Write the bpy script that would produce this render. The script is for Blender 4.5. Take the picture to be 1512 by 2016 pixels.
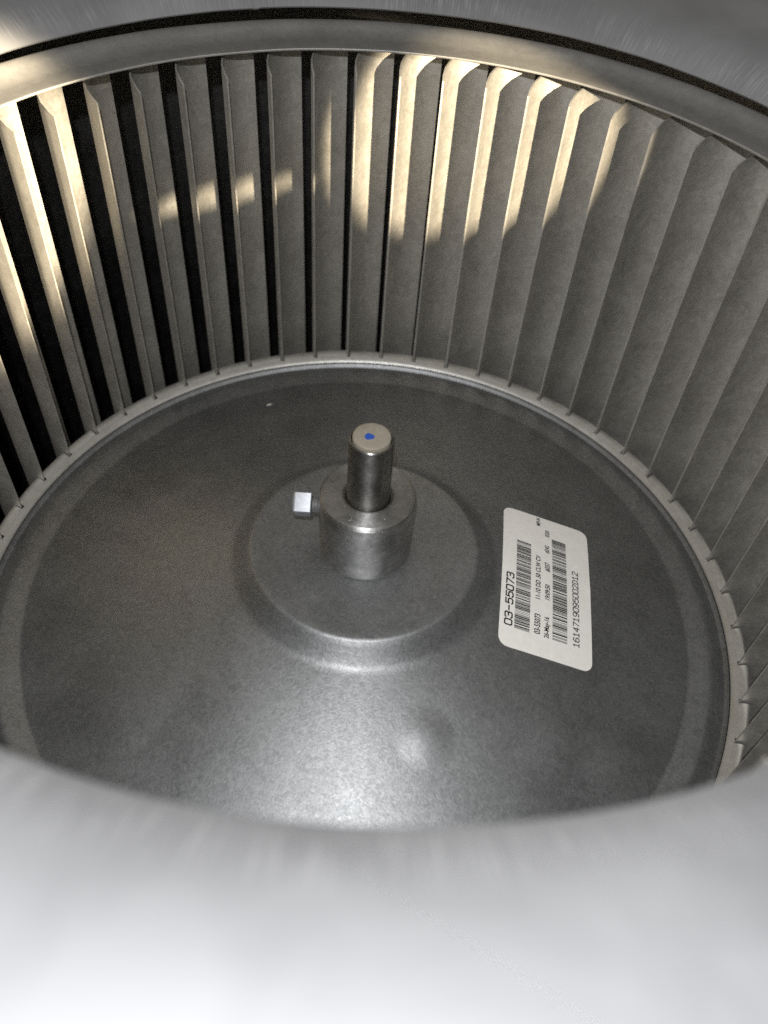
import bpy, bmesh, math, random
from mathutils import Vector, Matrix, noise
random.seed(7)
for o in list(bpy.data.objects): bpy.data.objects.remove(o, do_unlink=True)
SC = bpy.context.scene
COL = SC.collection
MM = 0.001                      # everything below is written in millimetres
def V(x, y, z): return Vector((x*MM, y*MM, z*MM))

# ------------------------------------------------------------------ camera
cam_d = bpy.data.cameras.new('camera')
cam = bpy.data.objects.new('camera', cam_d); COL.objects.link(cam)
R_ = Vector((0.99757996, 0.03647839, 0.05919087))
U_ = Vector((-0.06645377, 0.75060676, 0.65739895))
F_ = Vector((0.02044821, 0.65974148, -0.75121439))
CAM = V(0, -165.12, 209.07)
m = Matrix((R_, U_, -F_)).transposed().to_4x4(); m.translation = CAM
cam.matrix_world = m
cam_d.sensor_fit = 'VERTICAL'; cam_d.sensor_height = 24.0
cam_d.lens = 24.0*1636.7/2016.0
cam_d.clip_start = 0.005; cam_d.clip_end = 20.0
cam_d.dof.use_dof = True
cam_d.dof.focus_distance = 0.260
cam_d.dof.aperture_fstop = 7.2
SC.camera = cam

# ------------------------------------------------------------------ light
W = bpy.data.worlds.new('World'); SC.world = W; W.use_nodes = True
bg = W.node_tree.nodes['Background']
bg.inputs[0].default_value = (1.0, 0.945, 0.86, 1); bg.inputs[1].default_value = 0.28

fl = bpy.data.lights.new('phone_flash', 'POINT'); fl.energy = 2.7; fl.color = (0.985, 0.99, 1.0)
fl.shadow_soft_size = 0.003
flo = bpy.data.objects.new('phone_flash', fl); COL.objects.link(flo)
flo.location = CAM - R_*0.004 + U_*0.022 - F_*0.042

LAMP = V(258, -292, 238)                    # warm room lamp, right of and behind the lens
def spot(name, target, cone, energy, blend, flat=1.0, soft=0.005):
    l = bpy.data.lights.new(name, 'SPOT'); l.energy = energy; l.color = (1.0, 0.83, 0.58)
    l.spot_size = math.radians(cone); l.spot_blend = blend; l.shadow_soft_size = soft
    o = bpy.data.objects.new(name, l); COL.objects.link(o); o.location = LAMP
    o.rotation_euler = (Vector(target)*MM - LAMP).to_track_quat('-Z', 'Y').to_euler()
    o.scale = (1.0, flat, 1.0)
    return o
def wall(a, z, r=128): a = math.radians(a); return (r*math.sin(a), r*math.cos(a), z)
spot('warm_lamp_beam', wall(12, 76), 8.6, 54.0, 0.28, 0.90)
spot('warm_lamp_beam', wall(-74, 86), 14.5, 105.0, 0.4, 0.8)
spot('warm_lamp_beam', wall(-25, 55), 7.4, 34.0, 0.5, 0.11, 0.003)

SC.view_settings.view_transform = 'Standard'; SC.view_settings.look = 'None'
SC.view_settings.exposure = 0.0; SC.view_settings.gamma = 1.0
SC.view_settings.use_curve_mapping = False
SC.cycles.use_denoising = False      # sensor grain: the photograph is a noisy phone picture
SC.cycles.max_bounces = 10; SC.cycles.glossy_bounces = 6; SC.cycles.diffuse_bounces = 4
SC.cycles.sample_clamp_indirect = 0.4

# ------------------------------------------------------------------ materials
class NT:
    def __init__(s, name):
        s.mat = bpy.data.materials.new(name); s.mat.use_nodes = True
        s.t = s.mat.node_tree; s.b = s.t.nodes['Principled BSDF']
    def n(s, typ, **kw):
        nd = s.t.nodes.new(typ)
        for k, v in kw.items():
            if k in nd.inputs: nd.inputs[k].default_value = v
            else: setattr(nd, k, v)
        return nd
    def l(s, a, b): s.t.links.new(a, b)
    def math(s, op, a, b=None):
        nd = s.t.nodes.new('ShaderNodeMath'); nd.operation = op
        for i, v in enumerate((a, b)):
            if v is None: continue
            if isinstance(v, (int, float)): nd.inputs[i].default_value = v
            else: s.l(v, nd.inputs[i])
        return nd.outputs[0]
    def ramp(s, fac, stops):
        r = s.t.nodes.new('ShaderNodeValToRGB')
        while len(r.color_ramp.elements) < len(stops): r.color_ramp.elements.new(0.5)
        for e, (p, c) in zip(r.color_ramp.elements, stops):
            e.position = p; e.color = (c, c, c, 1) if isinstance(c, (int, float)) else (*c, 1)
        s.l(fac, r.inputs[0]); return r.outputs[0]
    def noise(s, vec, scale, detail=3.0, rough=0.55, dist=0.0):
        nd = s.n('ShaderNodeTexNoise'); nd.inputs['Scale'].default_value = scale
        nd.inputs['Detail'].default_value = detail; nd.inputs['Roughness'].default_value = rough
        nd.inputs['Distortion'].default_value = dist
        s.l(vec, nd.inputs['Vector']); return nd.outputs['Fac']
    def mixc(s, fac, a, b):
        nd = s.t.nodes.new('ShaderNodeMix'); nd.data_type = 'RGBA'
        if isinstance(fac, (int, float)): nd.inputs[0].default_value = fac
        else: s.l(fac, nd.inputs[0])
        for i, v in ((6, a), (7, b)):
            if isinstance(v, tuple): nd.inputs[i].default_value = (*v, 1)
            else: s.l(v, nd.inputs[i])
        return nd.outputs[2]
    def bump(s, h, strength, dist, prev=None):
        nd = s.n('ShaderNodeBump'); nd.inputs['Strength'].default_value = strength
        nd.inputs['Distance'].default_value = dist
        s.l(h, nd.inputs['Height'])
        if prev is not None: s.l(prev, nd.inputs['Normal'])
        return nd.outputs['Normal']

def metal(name, c0, c1, r0, r1, metallic=1.0, fine=900.0, bstr=0.25, bdist=0.00012, rand=False, coarse=45.0, spangle=False, blotch=0.3):
    k = NT(name); tc = k.n('ShaderNodeTexCoord'); v = tc.outputs['Object']
    if rand:                                   # a different patch of the pattern on every copy
        oi = k.n('ShaderNodeObjectInfo'); cx = k.n('ShaderNodeCombineXYZ')
        k.l(oi.outputs['Random'], cx.inputs[0]); k.l(oi.outputs['Random'], cx.inputs[2])
        ad = k.n('ShaderNodeVectorMath', operation='ADD'); k.l(v, ad.inputs[0]); k.l(cx.outputs[0], ad.inputs[1]); v = ad.outputs[0]
    f1 = k.noise(v, fine, 4, 0.6, 0.8); f2 = k.noise(v, coarse, 4, 0.6, 0.4); f3 = k.noise(v, fine*0.33, 3, 0.6, 1.2)
    mixf = k.math('ADD', k.math('MULTIPLY', f2, blotch), k.math('MULTIPLY', f3, 1-blotch))
    cm = k.ramp(mixf, [(0.36, c0), (0.64, c1)])
    k.l(cm, k.b.inputs['Base Color'])
    k.b.inputs['Metallic'].default_value = metallic
    k.l(k.ramp(k.math('ADD', k.math('MULTIPLY', f2, 0.5), k.math('MULTIPLY', f1, 0.5)), [(0.35, r0), (0.65, r1)]), k.b.inputs['Roughness'])
    nb = k.bump(f1, bstr, bdist)
    if spangle: nb = k.bump(f3, bstr*0.9, bdist*2.2, nb)
    k.l(nb, k.b.inputs['Normal'])
    return k

def turned(fn, *a, **kw):
    k = fn(*a, **kw)                           # lathe grooves run round the axis and stretch highlights along it
    tg = k.n('ShaderNodeTangent'); tg.direction_type = 'RADIAL'; tg.axis = 'Z'
    k.l(tg.outputs[0], k.b.inputs['Tangent'])
    k.b.inputs['Anisotropic'].default_value = 0.8
    k.b.inputs['Anisotropic Rotation'].default_value = 0.25
    return k
M = {}
M['plate'] = metal('galvanized_plate', (.185, .19, .193), (.285, .29, .294), .42, .56, 0.85, 2000, .36, .00006, spangle=True).mat
BK = metal('blade_sheet', (.54, .52, .475), (.66, .64, .59), .46, .6, 0.82, 700, .2, .0001, rand=True, coarse=60, blotch=0.15)
def blade_wear(k):
    oi = k.n('ShaderNodeObjectInfo'); tc = k.n('ShaderNodeTexCoord')
    mp = k.n('ShaderNodeMapping'); mp.inputs['Scale'].default_value = (1, 1, 0.18); k.l(tc.outputs['Object'], mp.inputs[0])
    cx = k.n('ShaderNodeCombineXYZ'); k.l(k.math('MULTIPLY', oi.outputs['Random'], 7.3), cx.inputs[2]); k.l(cx.outputs[0], mp.inputs['Location'])
    rub = k.noise(mp.outputs[0], 260, 4, 0.65, 0.3)
    old = k.b.inputs['Base Color'].links[0].from_socket
    k.l(k.mixc(k.ramp(rub, [(0.55, 0.0), (0.8, 0.22)]), old, (.30, .28, .245)), k.b.inputs['Base Color'])
    old = k.b.inputs['Base Color'].links[0].from_socket
    hs = k.n('ShaderNodeHueSaturation'); k.l(old, hs.inputs['Color'])
    k.l(k.math('ADD', k.math('MULTIPLY', oi.outputs['Random'], 0.16), 0.92), hs.inputs['Value'])
    k.l(hs.outputs[0], k.b.inputs['Base Color'])
    return k.mat
M['blade'] = blade_wear(BK)
M['ring'] = metal('ring_sheet', (.36, .35, .33), (.43, .42, .395), .46, .58, 0.6, 600, .15, .0001).mat
M['tab'] = metal('rim_sheet', (.50, .49, .46), (.60, .59, .56), .36, .5, 0.8, 700, .15, .0001, rand=True).mat
M['hub'] = turned(metal,'machined_hub', (.37, .37, .365), (.52, .52, .515), .36, .54, 1.0, 420, .35, .00012, coarse=160)
pits = M['hub'].noise(M['hub'].n('ShaderNodeTexCoord').outputs['Object'], 620, 2, 0.5, 0.6)
pit = M['hub'].ramp(pits, [(0.64, 1.0), (0.72, 0.0)])
M['hub'].l(M['hub'].bump(pit, 0.5, 0.00012, M['hub'].b.inputs['Normal'].links[0].from_socket), M['hub'].b.inputs['Normal'])
M['hub'] = M['hub'].mat
M['shaft'] = turned(metal,'turned_shaft', (.25, .245, .235), (.34, .335, .32), .30, .42, 1.0, 900, .12, .00005, coarse=110).mat
M['cap'] = metal('shaft_end_face', (.26, .23, .18), (.33, .295, .24), .6, .75, 0.2, 900, .15, .00005).mat
M['screw'] = metal('zinc_screw', (.42, .43, .46), (.54, .56, .60), .38, .5, 0.7, 900, .1, .00005).mat
M['thread'] = metal('screw_thread', (.40, .40, .40), (.5, .5, .5), .35, .5, 0.8, 900, .1, .00005).mat
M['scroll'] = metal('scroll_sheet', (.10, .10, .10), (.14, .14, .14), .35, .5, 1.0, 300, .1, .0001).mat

def inlet_material():
    k = NT('inlet_sheet'); tc = k.n('ShaderNodeTexCoord'); v = tc.outputs['Object']
    sp = k.n('ShaderNodeSeparateXYZ'); k.l(v, sp.inputs[0])
    ang = k.math('ARCTAN2', sp.outputs[0], sp.outputs[1])
    rad = k.math('SQRT', k.math('ADD', k.math('MULTIPLY', sp.outputs[0], sp.outputs[0]), k.math('MULTIPLY', sp.outputs[1], sp.outputs[1])))
    cx = k.n('ShaderNodeCombineXYZ'); k.l(k.math('MULTIPLY', ang, 290.0), cx.inputs[0]); k.l(k.math('MULTIPLY', rad, 85.0), cx.inputs[1])
    st = k.noise(cx.outputs[0], 1.0, 3, 0.7)                       # radial stretch marks of the rolled lip
    cx2 = k.n('ShaderNodeCombineXYZ'); k.l(k.math('MULTIPLY', ang, 4.0), cx2.inputs[0]); k.l(k.math('MULTIPLY', rad, 60.0), cx2.inputs[1])
    pa = k.noise(cx2.outputs[0], 1.0, 2)                           # where they are strong
    f1 = k.noise(v, 500, 4, 0.6); f2 = k.noise(v, 28, 3, 0.55, 0.5)
    lip = k.ramp(rad, [(0.1285, 0.0), (0.1300, 0.8), (0.1345, 1.0), (0.1390, 0.0)])
    amount = k.math('MULTIPLY', lip, k.ramp(pa, [(0.38, 0.25), (0.6, 1.0)]))
    streak = k.math('MULTIPLY', k.ramp(st, [(0.50, 0.0), (0.66, 1.0)]), amount)
    base = k.ramp(f2, [(0.35, (.215, .218, .226)), (0.65, (.275, .278, .286))])
    k.l(k.mixc(k.math('MULTIPLY', streak, 0.25), base, (.86, .86, .86)), k.b.inputs['Base Color'])  # glint along the stretch marks, painted in as a paler base colour
    k.b.inputs['Metallic'].default_value = 0.5
    k.l(k.math('ADD', k.ramp(f2, [(0.3, .58), (0.7, .68)]), k.math('MULTIPLY', streak, 0.1)), k.b.inputs['Roughness'])
    nb = k.bump(f1, 0.12, 0.0001)
    k.l(k.bump(k.math('MULTIPLY', st, amount), 0.12, 0.00015, nb), k.b.inputs['Normal'])
    return k.mat
M['inlet'] = inlet_material()

def plain(name, c, rough, metallic=0.0):
    k = NT(name); tc = k.n('ShaderNodeTexCoord')
    f = k.noise(tc.outputs['Object'], 350, 3)
    k.l(k.ramp(f, [(0.3, tuple(x*0.93 for x in c)), (0.7, c)]), k.b.inputs['Base Color'])
    k.b.inputs['Roughness'].default_value = rough; k.b.inputs['Metallic'].default_value = metallic
    return k.mat
M['paper'] = plain('label_paper', (.92, .90, .845), .45)
M['ink'] = plain('black_ink', (.012, .012, .012), .6)
M['blue'] = plain('blue_marker_paint', (.015, .075, .38), .55)
M['fleck'] = plain('pale_fleck', (.55, .52, .45), .6)

# ------------------------------------------------------------------ mesh helpers
def link(name, me, mat, parent=None, sharp=30):
    o = bpy.data.objects.new(name, me); COL.objects.link(o)
    if mat is not None and not me.materials: me.materials.append(mat)
    o.parent = parent
    return o
def finish(bm, name, sharp=30):
    bmesh.ops.recalc_face_normals(bm, faces=bm.faces)
    me = bpy.data.meshes.new(name); bm.to_mesh(me); bm.free()
    for p in me.polygons: p.use_smooth = True
    me.set_sharp_from_angle(angle=math.radians(sharp))
    return me
def lathe(name, prof, seg=256, closed=False, cap0=False, cap1=False, disp=None, sharp=30, a0=0.0, a1=2*math.pi):
    """profile of (r, z) in mm turned about the axis; angle runs clockwise from +y"""
    bm = bmesh.new(); rings = []
    full = abs(a1-a0-2*math.pi) < 1e-6
    n = seg if full else seg+1
    for (r, z) in prof:
        row = []
        for i in range(n):
            a = a0+(a1-a0)*i/seg
            dr, dz = disp(r, a, z) if disp else (0, 0)
            row.append(bm.verts.new(V((r+dr)*math.sin(a), (r+dr)*math.cos(a), z+dz)))
        rings.append(row)
    P = len(rings)
    for j in range(P if closed else P-1):
        A, B = rings[j], rings[(j+1) % P]
        for i in range(n if full else n-1):
            i2 = (i+1) % n
            bm.faces.new((A[i], A[i2], B[i2], B[i]))
    if cap0: bm.faces.new(rings[0])
    if cap1: bm.faces.new(rings[-1])
    if not full and closed:
        bm.faces.new([r[0] for r in rings]); bm.faces.new([r[-1] for r in rings])
    return finish(bm, name, sharp)
def smooth_prof(pts, n=6):
    """Catmull-Rom through profile points"""
    out = []
    for i in range(len(pts)-1):
        p0 = pts[max(i-1, 0)]; p1 = pts[i]; p2 = pts[i+1]; p3 = pts[min(i+2, len(pts)-1)]
        for k in range(n):
            t = k/n
            out.append(tuple(0.5*((2*p1[d]) + (-p0[d]+p2[d])*t + (2*p0[d]-5*p1[d]+4*p2[d]-p3[d])*t*t + (-p0[d]+3*p1[d]-3*p2[d]+p3[d])*t**3) for d in (0, 1)))
    out.append(pts[-1]); return out
def thing(name, label, cat, group=None):
    o = bpy.data.objects.new(name, None); COL.objects.link(o)
    o.empty_display_size = 0.05
    o['label'] = label; o['category'] = cat
    if group: o['group'] = group
    return o

# ------------------------------------------------------------------ blower housing
housing = thing('blower_housing', 'galvanized sheet steel blower housing with rolled round inlet lip around the fan wheel', 'housing')
SEAM = math.radians(-20.1)
def bell_disp(r, a, z):
    d = (a-SEAM+math.pi) % (2*math.pi) - math.pi
    fall = max(0.0, 1-(r-130)/14.0) if r < 144 else 0.0
    dz = -0.35*math.exp(-(d/0.006)**2)*fall + (0.12*fall if 0 < d < 0.5 else 0)*math.exp(-abs(d)/0.12)
    w = noise.noise((math.sin(a)*3, math.cos(a)*3, r*0.05))
    return (0.25*w*fall, dz+0.22*w + 0.12*noise.noise((math.sin(a)*9, math.cos(a)*9, r*0.08)))
bell = [(130.0, 115.3), (132.0, 117.2), (135.0, 119.6), (139.0, 121.9), (144.0, 123.8), (150.0, 125.3), (158.0, 126.3), (170, 126.8), (190, 126.9), (215, 126.9), (240, 126.9)]
outer = smooth_prof(bell, 4)
inner = [(r+0.45 if r < 145 else r, z-0.5) for r, z in reversed(outer)]
link('inlet_panel', lathe('inlet_panel', outer+inner, 900, closed=True, disp=bell_disp, sharp=40), M['inlet'], housing)
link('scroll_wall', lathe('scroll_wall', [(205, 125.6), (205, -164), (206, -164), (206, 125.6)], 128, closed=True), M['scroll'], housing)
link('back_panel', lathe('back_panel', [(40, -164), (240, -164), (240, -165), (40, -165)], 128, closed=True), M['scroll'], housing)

# ------------------------------------------------------------------ blower wheel
wheel = thing('squirrel_cage_fan', 'squirrel cage fan wheel of curved vertical blades around a dished metal centre plate', 'fan wheel')
SLOPE = 21.11/(109.33-42.36)
def cone_z(r): return -(r-42.36)*SLOPE
DIMX, DIMY = 20.6, -59.0
def plate_disp(r, a, z):
    x, y = r*math.sin(a), r*math.cos(a)
    d = math.hypot(x-DIMX, y-DIMY)
    dz = 0.0
    if d < 9.5: dz += 0.62*(0.5+0.5*math.cos(math.pi*d/9.5))
    if r > 44:
        dz += 0.07*noise.noise((x*0.022, y*0.022, 1.7)) + 0.02*noise.noise((x*0.08, y*0.08, 4.7))
    return (0, dz)
prof = [(6.4, 5.6)] + [(r, 5.6) for r in (10, 15, 20, 25, 30, 33)] + [(34.9, 5.55), (35.6, 5.4), (36.2, 5.0), (37.5, 3.9), (39.5, 2.2), (41.2, 0.85), (42.0, 0.3), (42.8, -0.1)]
prof += [(r, cone_z(r)) for r in [44+0.75*i for i in range(87)]]
prof += [(109.0, cone_z(109.0)), (109.5, -21.15), (110.2, -21.1), (112.5, -20.75), (115.5, -20.35), (116.8, -20.45), (118.2, -21.2), (120.6, -22.7), (121.8, -23.1), (122.4, -22.6), (122.9, -21.9)]
plate = link('centre_plate', lathe('centre_plate', prof, 420, disp=plate_disp, sharp=28), M['plate'], wheel)

NB = 55; STEP = 360.0/NB; PHASE = 20.35
# the plate's turned-up rim: a continuous inner bead, then one tab between each pair of blades
link('rim_bead', lathe('rim_bead', [(123.3, -22.6), (122.95, -21.0), (123.15, -20.75), (123.8, -20.3), (124.9, -19.7), (125.2, -19.85), (124.1, -20.7), (123.8, -22.6)], 330, closed=True, sharp=50), M['tab'], plate)
tp = [(124.85, -19.65), (125.8, -19.1), (127.0, -18.55), (127.7, -18.6), (128.1, -19.0), (127.9, -19.4), (126.9, -19.1), (125.8, -19.55), (124.9, -20.0)]
tab_me = lathe('rim_tab', tp, 6, closed=True, a0=math.radians(0.45), a1=math.radians(STEP-0.32), sharp=50)
for i in range(NB):
    o = link('rim_tab', tab_me, M['tab'], plate)
    o.rotation_euler = (math.radians(random.uniform(-.12, .12)), 0, -math.radians(PHASE+i*STEP))

# one curved blade: an arc from the inner edge (nearly radial) to the outer edge (nearly tangential)
def blade_mesh():
    ri, ro, dphi = 125.3, 142.2, math.radians(5.55)
    I = Vector((0, ri)); O = Vector((ro*math.sin(dphi), ro*math.cos(dphi)))
    ch = O-I; turn = math.radians(104); L = ch.length; Rr = L/(2*math.sin(turn/2))
    t = ch.normalized(); nrm = Vector((t.y, -t.x))          # to the right: concave side, arc centre
    c = (I+O)/2 + nrm*(Rr*math.cos(turn/2))
    def pt(s):
        b = -turn/2+turn*s
        return c - nrm*Rr*math.cos(b) + t*Rr*math.sin(b), (nrm*math.cos(b) - t*math.sin(b))
    rows = [(-143.6, .62), (-140, .50), (-134.1, 0.0), (-80, 0), (-18, 0), (45, 0), (97.2, 0.0), (98.2, 0.08), (99.6, 0.22), (101.2, 0.40), (102.6, 0.54), (103.35, .60)]
    nc = 9; th = 0.3
    bm = bmesh.new(); front = []; back = []
    for z, s0 in rows:
        fr, bk = [], []
        for j in range(nc):
            s = s0+(1-s0)*j/(nc-1); p, n = pt(s)
            q = p+n*th; fr.append(bm.verts.new(V(q.x, q.y, z)))
            q = p-n*th; bk.append(bm.verts.new(V(q.x, q.y, z)))
        front.append(fr); back.append(bk)
    nr = len(rows)
    for k in range(nr-1):
        for j in range(nc-1):
            bm.faces.new((front[k][j], front[k][j+1], front[k+1][j+1], front[k+1][j]))
            bm.faces.new((back[k][j], back[k+1][j], back[k+1][j+1], back[k][j+1]))
        bm.faces.new((front[k][0], front[k+1][0], back[k+1][0], back[k][0]))
        bm.faces.new((front[k][-1], back[k][-1], back[k+1][-1], front[k+1][-1]))
    for j in range(nc-1):
        bm.faces.new((front[0][j], back[0][j], back[0][j+1], front[0][j+1]))
        bm.faces.new((front[-1][j], front[-1][j+1], back[-1][j+1], back[-1][j]))
    return finish(bm, 'blade', 40)
bl = blade_mesh()
for i in range(NB):
    o = link('blade', bl, M['blade'], wheel)
    o.rotation_euler = (0, 0, -math.radians(PHASE+i*STEP+random.uniform(-.14, .14)))

ro_ = [(127.5, 103.5), (127.45, 103.95), (127.8, 104.15), (130.0, 104.2), (134.0, 104.3), (136.4, 104.75), (138.6, 105.7), (140.4, 106.9), (141.7, 107.6), (142.7, 107.7), (143.5, 106.9), (143.8, 104), (143.8, 97.5)]
rin = [(143.2, 97.5), (143.1, 104), (142.7, 106.5), (142.0, 106.9), (140.9, 106.3), (139.0, 105.1), (136.8, 104.1), (134.0, 103.6), (130.0, 103.5)]
def ring_disp(r, a, z): return (0.12*noise.noise((math.sin(a)*4, math.cos(a)*4, 2)), 0.12*noise.noise((math.sin(a)*5, math.cos(a)*5, 7)))
link('end_ring', lathe('end_ring', smooth_prof(ro_, 3)+rin, 360, closed=True, disp=ring_disp, sharp=40), M['ring'], wheel)
link('end_ring', lathe('end_ring', [(r, -36.6-z) for r, z in ro_+rin], 128, closed=True, sharp=40), M['ring'], wheel)

# hub with its square-headed set screw
hp = [(6.75, 5.6), (6.75, 27.9), (7.5, 28.6), (7.9, 28.75), (13.2, 28.75), (13.9, 28.45), (14.35, 27.8), (14.4, 6.6), (14.15, 6.2), (14.15, 5.5)]
hub = link('hub', lathe('hub', hp, 160, sharp=18), M['hub'], wheel)
def screw_mesh():
    bm = bmesh.new()
    # head: square prism along -x with softly domed end
    h = 3.15; rings = []
    for x, k in ((-16.6, 0.80), (-16.6, 0.93), (-16.9, 1.0), (-21.4, 1.0), (-21.9, 0.96), (-22.3, 0.82), (-22.45, 0.5)):
        row = []
        for (cy, cz) in ((1, 1), (-1, 1), (-1, -1), (1, -1)):
            for (ay, az) in (((0.0, -0.10), (-0.10, 0.0)) if cy*cz > 0 else ((-0.10, 0.0), (0.0, -0.10))):
                row.append(bm.verts.new(V(x, h*k*(cy*(1+ay)), h*k*(cz*(1+az)))))
        rings.append(row)
    for A, B in zip(rings, rings[1:]):
        for i in range(8): bm.faces.new((A[i], A[(i+1) % 8], B[(i+1) % 8], B[i]))
    bm.faces.new(rings[0]); bm.faces.new(rings[-1])
    nhead = len(bm.faces)
    # thread
    rr = []; x = -12.0; xs = []
    while x > -16.6: xs += [(x, 2.15), (x-0.4, 2.75)]; x -= 0.8
    for x, r in xs: rr.append([bm.verts.new(V(x, r*math.cos(2*math.pi*i/24), r*math.sin(2*math.pi*i/24))) for i in range(24)])
    for A, B in zip(rr, rr[1:]):
        for i in range(24): bm.faces.new((A[i], A[(i+1) % 24], B[(i+1) % 24], B[i]))
    me = None
    bm.faces.ensure_lookup_table()
    for f in bm.faces[nhead:]: f.material_index = 1
    return finish(bm, 'set_screw', 35)
sc = link('set_screw', screw_mesh(), M['screw'], hub); sc.data.materials.append(M['thread'])
sc.location = V(0, 0, 22.2); sc.rotation_euler = (math.radians(31), 0, 0)
sc['label'] = 'shiny zinc square-headed set screw in the side of the hub'

# small pale flecks lying on the plate
def fleck(x, y, rx, ry, rot):
    bm = bmesh.new(); bmesh.ops.create_icosphere(bm, subdivisions=2, radius=1)
    for v in bm.verts:
        k = 1+0.25*noise.noise(v.co*1.7+Vector((x, y, 0)))
        p = Vector((v.co.x*rx*k, v.co.y*ry*k, v.co.z*0.25)); p.rotate(Matrix.Rotation(rot, 3, 'Z'))
        v.co = V(x+p.x, y+p.y, cone_z(math.hypot(x, y))+0.1+p.z)
    link('plate_fleck', finish(bm, 'plate_fleck', 60), M['fleck'], plate)
fleck(-42.2, 86.8, 1.25, 0.55, 0.5)

# ------------------------------------------------------------------ label on the plate
LC = Vector((59.778, -1.585)); EX = Vector((0.09572467, 0.99519697)); EY = Vector((-0.95933695, 0.09298697))
LW, LH = 57.5, 31.8
def lab(s, t, h):
    p = LC+EX*s+EY*t; r = p.length
    return V(p.x, p.y, cone_z(r)+h+0.07*noise.noise((p.x*0.022, p.y*0.022, 1.7)) + 0.02*noise.noise((p.x*0.08, p.y*0.08, 4.7)))
def sticker_mesh():
    bm = bmesh.new(); nx, ny = 44, 26; rc = 3.2; g = []
    hw, hh = LW/2, LH/2
    def rnd(s, t):                             # squeeze the grid's corners into rounded ones
        dx, dy = abs(s)-(hw-rc), abs(t)-(hh-rc)
        if dx > 0 and dy > 0:
            m = max(dx, dy); l = math.hypot(dx, dy); k = m/l
            s = math.copysign(hw-rc+dx*k, s); t = math.copysign(hh-rc+dy*k, t)
        return s, t
    def lift(s, t):
        return 0.16+0.10*max(0, noise.noise((s*0.09, t*0.09, 3.1)))*(abs(s)/hw)**3 + (0.25*math.exp(-((s-2)/3.0)**2)*max(0, -t/hh-0.9)*10)
    for top in (1, 0):
        L = []
        for i in range(nx+1):
            row = []
            for j in range(ny+1):
                s, t = rnd(-hw+LW*i/nx, -hh+LH*j/ny)
                row.append(bm.verts.new(lab(s, t, lift(s, t) if top else 0.01)))
            L.append(row)
        g.append(L)
    T, B = g
    for i in range(nx):
        for j in range(ny):
            bm.faces.new((T[i][j], T[i+1][j], T[i+1][j+1], T[i][j+1]))
            bm.faces.new((B[i][j], B[i][j+1], B[i+1][j+1], B[i+1][j]))
    for i in range(nx):
        bm.faces.new((T[i][0], B[i][0], B[i+1][0], T[i+1][0])); bm.faces.new((T[i][ny], T[i+1][ny], B[i+1][ny], B[i][ny]))
    for j in range(ny):
        bm.faces.new((T[0][j], T[0][j+1], B[0][j+1], B[0][j])); bm.faces.new((T[nx][j], B[nx][j], B[nx][j+1], T[nx][j+1]))
    return finish(bm, 'barcode_sticker', 40)
sticker = link('barcode_sticker', sticker_mesh(), M['paper'], wheel)
sticker['label'] = 'white paper barcode sticker with rounded corners on the centre plate'
INK_H = 0.30
def glyphs(txt):
    cu = bpy.data.curves.new('txt', 'FONT'); cu.body = txt; cu.size = 1.0; cu.resolution_u = 3; cu.offset = 0.022
    ob = bpy.data.objects.new('txt', cu); COL.objects.link(ob)
    dg = bpy.context.evaluated_depsgraph_get(); dg.update()
    me = bpy.data.meshes.new_from_object(ob.evaluated_get(dg))
    vs = [(v.co.x, v.co.y) for v in me.vertices]; fs = [tuple(p.vertices) for p in me.polygons]
    bpy.data.objects.remove(ob); bpy.data.curves.remove(cu); bpy.data.meshes.remove(me)
    return vs, fs
def text_obj(vs, fs):
    me = bpy.data.meshes.new('printed_text'); me.from_pydata([lab(s, t, INK_H) for s, t in vs], [], fs); me.update()
    return link('printed_text', me, M['ink'], sticker)
def line_text(txt, s0, s1, t0, cap, slant=0.0):
    vs, fs = glyphs(txt); x0 = min(v[0] for v in vs); x1 = max(v[0] for v in vs); y1 = 0.73
    kx = (s1-s0)/(x1-x0); ky = cap/y1
    return text_obj([(s0+(x-x0)*kx+slant*y*ky, t0+y*ky) for x, y in vs], fs)
# typewriter figures, drawn as pen strokes on a 4 x 6 grid
ST = {'0': [[(.6,0),(3.4,0),(4,1),(4,5),(3.4,6),(.6,6),(0,5),(0,1),(.6,0)]], '1': [[(.6,4.8),(2,6),(2,0)],[(.3,0),(3.7,0)]],
 '2': [[(0,5),(.8,6),(3.2,6),(4,5),(4,4),(0,0),(4,0)]], '3': [[(0,5.3),(.8,6),(3.2,6),(4,5.2),(4,4),(3.2,3.2),(1.6,3.2)],[(3.2,3.2),(4,2.4),(4,.9),(3.2,0),(.8,0),(0,.7)]],
 '4': [[(3,0),(3,6),(0,1.8),(4,1.8)]], '5': [[(3.8,6),(.4,6),(.2,3.3),(1.2,3.8),(3,3.8),(4,2.8),(4,1),(3,0),(.9,0),(0,.7)]],
 '6': [[(3.7,5.5),(2.8,6),(1.4,6),(0,4),(0,1),(.9,0),(3.1,0),(4,1),(4,2.4),(3.1,3.4),(.9,3.4),(0,2.4)]], '7': [[(0,6),(4,6),(1.4,0)]],
 '9': [[(.3,.5),(1.2,0),(2.6,0),(4,2),(4,5),(3.1,6),(.9,6),(0,5),(0,3.6),(.9,2.6),(3.1,2.6),(4,3.6)]], '-': [[(.3,3),(3.7,3)]],
 'D': [[(0,0),(2.6,0),(4,1.3),(4,4.7),(2.6,6),(0,6)],[(.6,0),(.6,6)]]}
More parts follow.
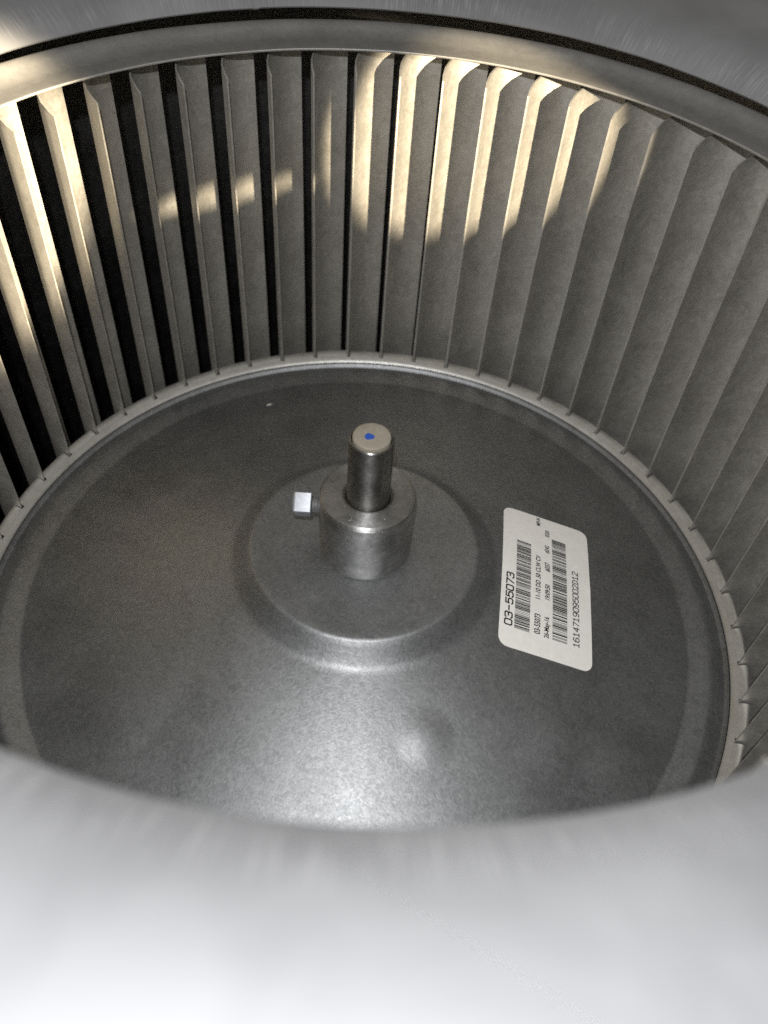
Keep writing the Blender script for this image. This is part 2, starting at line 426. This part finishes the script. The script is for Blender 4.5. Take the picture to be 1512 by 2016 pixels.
def stroke_text(txt, s0, s1, t0, cap, w):
    pitch = (s1-s0)/(len(txt)-0.25); gw = pitch*0.74; vs = []; fs = []
    for i, chh in enumerate(txt):
        for poly in ST[chh]:
            P = [Vector((s0+i*pitch+gw*x/4, t0+cap*y/6)) for x, y in poly]
            for a, b in zip(P, P[1:]):
                d = (b-a).normalized()*(w/2); n = Vector((-d.y, d.x)); k = len(vs)
                for q in (a-d+n, a-d-n, b+d-n, b+d+n): vs.append((q.x, q.y))
                fs.append((k, k+1, k+2, k+3))
    return text_obj(vs, fs)
stroke_text('03-55073', -21.5, -2.2, 11.75, 2.35, .46)
line_text('03-55073', -21.5, -14.4, 2.15, 2.1)
line_text('11-10 DD .50 CLW CV', -8.7, 9.4, 2.3, 1.75)
line_text('MP-N', 24.0, 27.9, 2.1, 1.6)
line_text('26-May-16', -21.9, -14.4, -0.85, 1.7)
line_text('19:09:50', -7.8, -1.8, -1.05, 1.75)
line_text('#257', 3.7, 7.5, -1.0, 1.75)
line_text('#242', 11.9, 15.3, -0.9, 1.6)
line_text('020', 19.6, 22.8, -1.15, 1.6)
stroke_text('1614719095002D12', -21.6, 7.6, -11.35, 1.95, .30)
def barcode(s0, s1, t0, t1, seed):
    rnd = random.Random(seed); seq = []; x = 0.0
    while x < 210:                              # wide and narrow bars and spaces, five bars to a character
        wide = set(rnd.sample(range(9), 3))
        for k in range(9):
            w = 2.6 if k in wide else 1.0
            if k % 2 == 0: seq.append((x, x+w))
            x += w
        x += 1.0
    tot = seq[-1][1]; vs = []; fs = []
    for a, b in seq:
        a = s0+(s1-s0)*a/tot; b = s0+(s1-s0)*b/tot; k = len(vs); nseg = 3
        for q in range(nseg+1):
            t = t0+(t1-t0)*q/nseg; vs += [lab(a, t, INK_H), lab(b, t, INK_H)]
        for q in range(nseg): fs.append((k+2*q, k+2*q+1, k+2*q+3, k+2*q+2))
    me = bpy.data.meshes.new('barcode'); me.from_pydata(vs, [], fs); me.update()
    link('barcode', me, M['ink'], sticker)
barcode(-21.9, 13.3, 5.7, 10.9, 5)
barcode(-21.7, 19.2, -7.25, -2.1, 11)

# ------------------------------------------------------------------ motor shaft
shaft = thing('motor_shaft', 'upright steel motor shaft with a blue paint dot on its end', 'shaft')
link('shaft_rod', lathe('shaft_rod', [(6.35, -150), (6.35, 50.6), (6.2, 51.0), (5.95, 51.2), (5.75, 51.2), (5.68, 51.0), (5.66, 50.2)], 96, sharp=30), M['shaft'], shaft)
link('shaft_end', lathe('shaft_end', [(5.36, 50.2), (5.36, 51.85), (5.2, 52.13), (4.9, 52.25), (3, 52.27), (0.01, 52.27)], 64, sharp=40, cap1=True), M['cap'], shaft)
def dot():
    bm = bmesh.new(); c = bm.verts.new(V(-0.75, -0.55, 52.36)); row = []
    for i in range(28):
        a = 2*math.pi*i/28; r = 1.28*(1+0.22*noise.noise((math.cos(a)*1.5, math.sin(a)*1.5, 9.0)))
        row.append(bm.verts.new(V(-0.75+r*math.cos(a), -0.55+r*math.sin(a), 52.32)))
    low = [bm.verts.new(Vector((v.co.x, v.co.y, 0.05226))) for v in row]
    for i in range(28):
        j = (i+1) % 28; bm.faces.new((c, row[i], row[j])); bm.faces.new((row[i], low[i], low[j], row[j]))
    return finish(bm, 'paint_dot', 60)
d = link('paint_dot', dot(), M['blue'], shaft); d['label'] = 'blue marker dot on the shaft end'
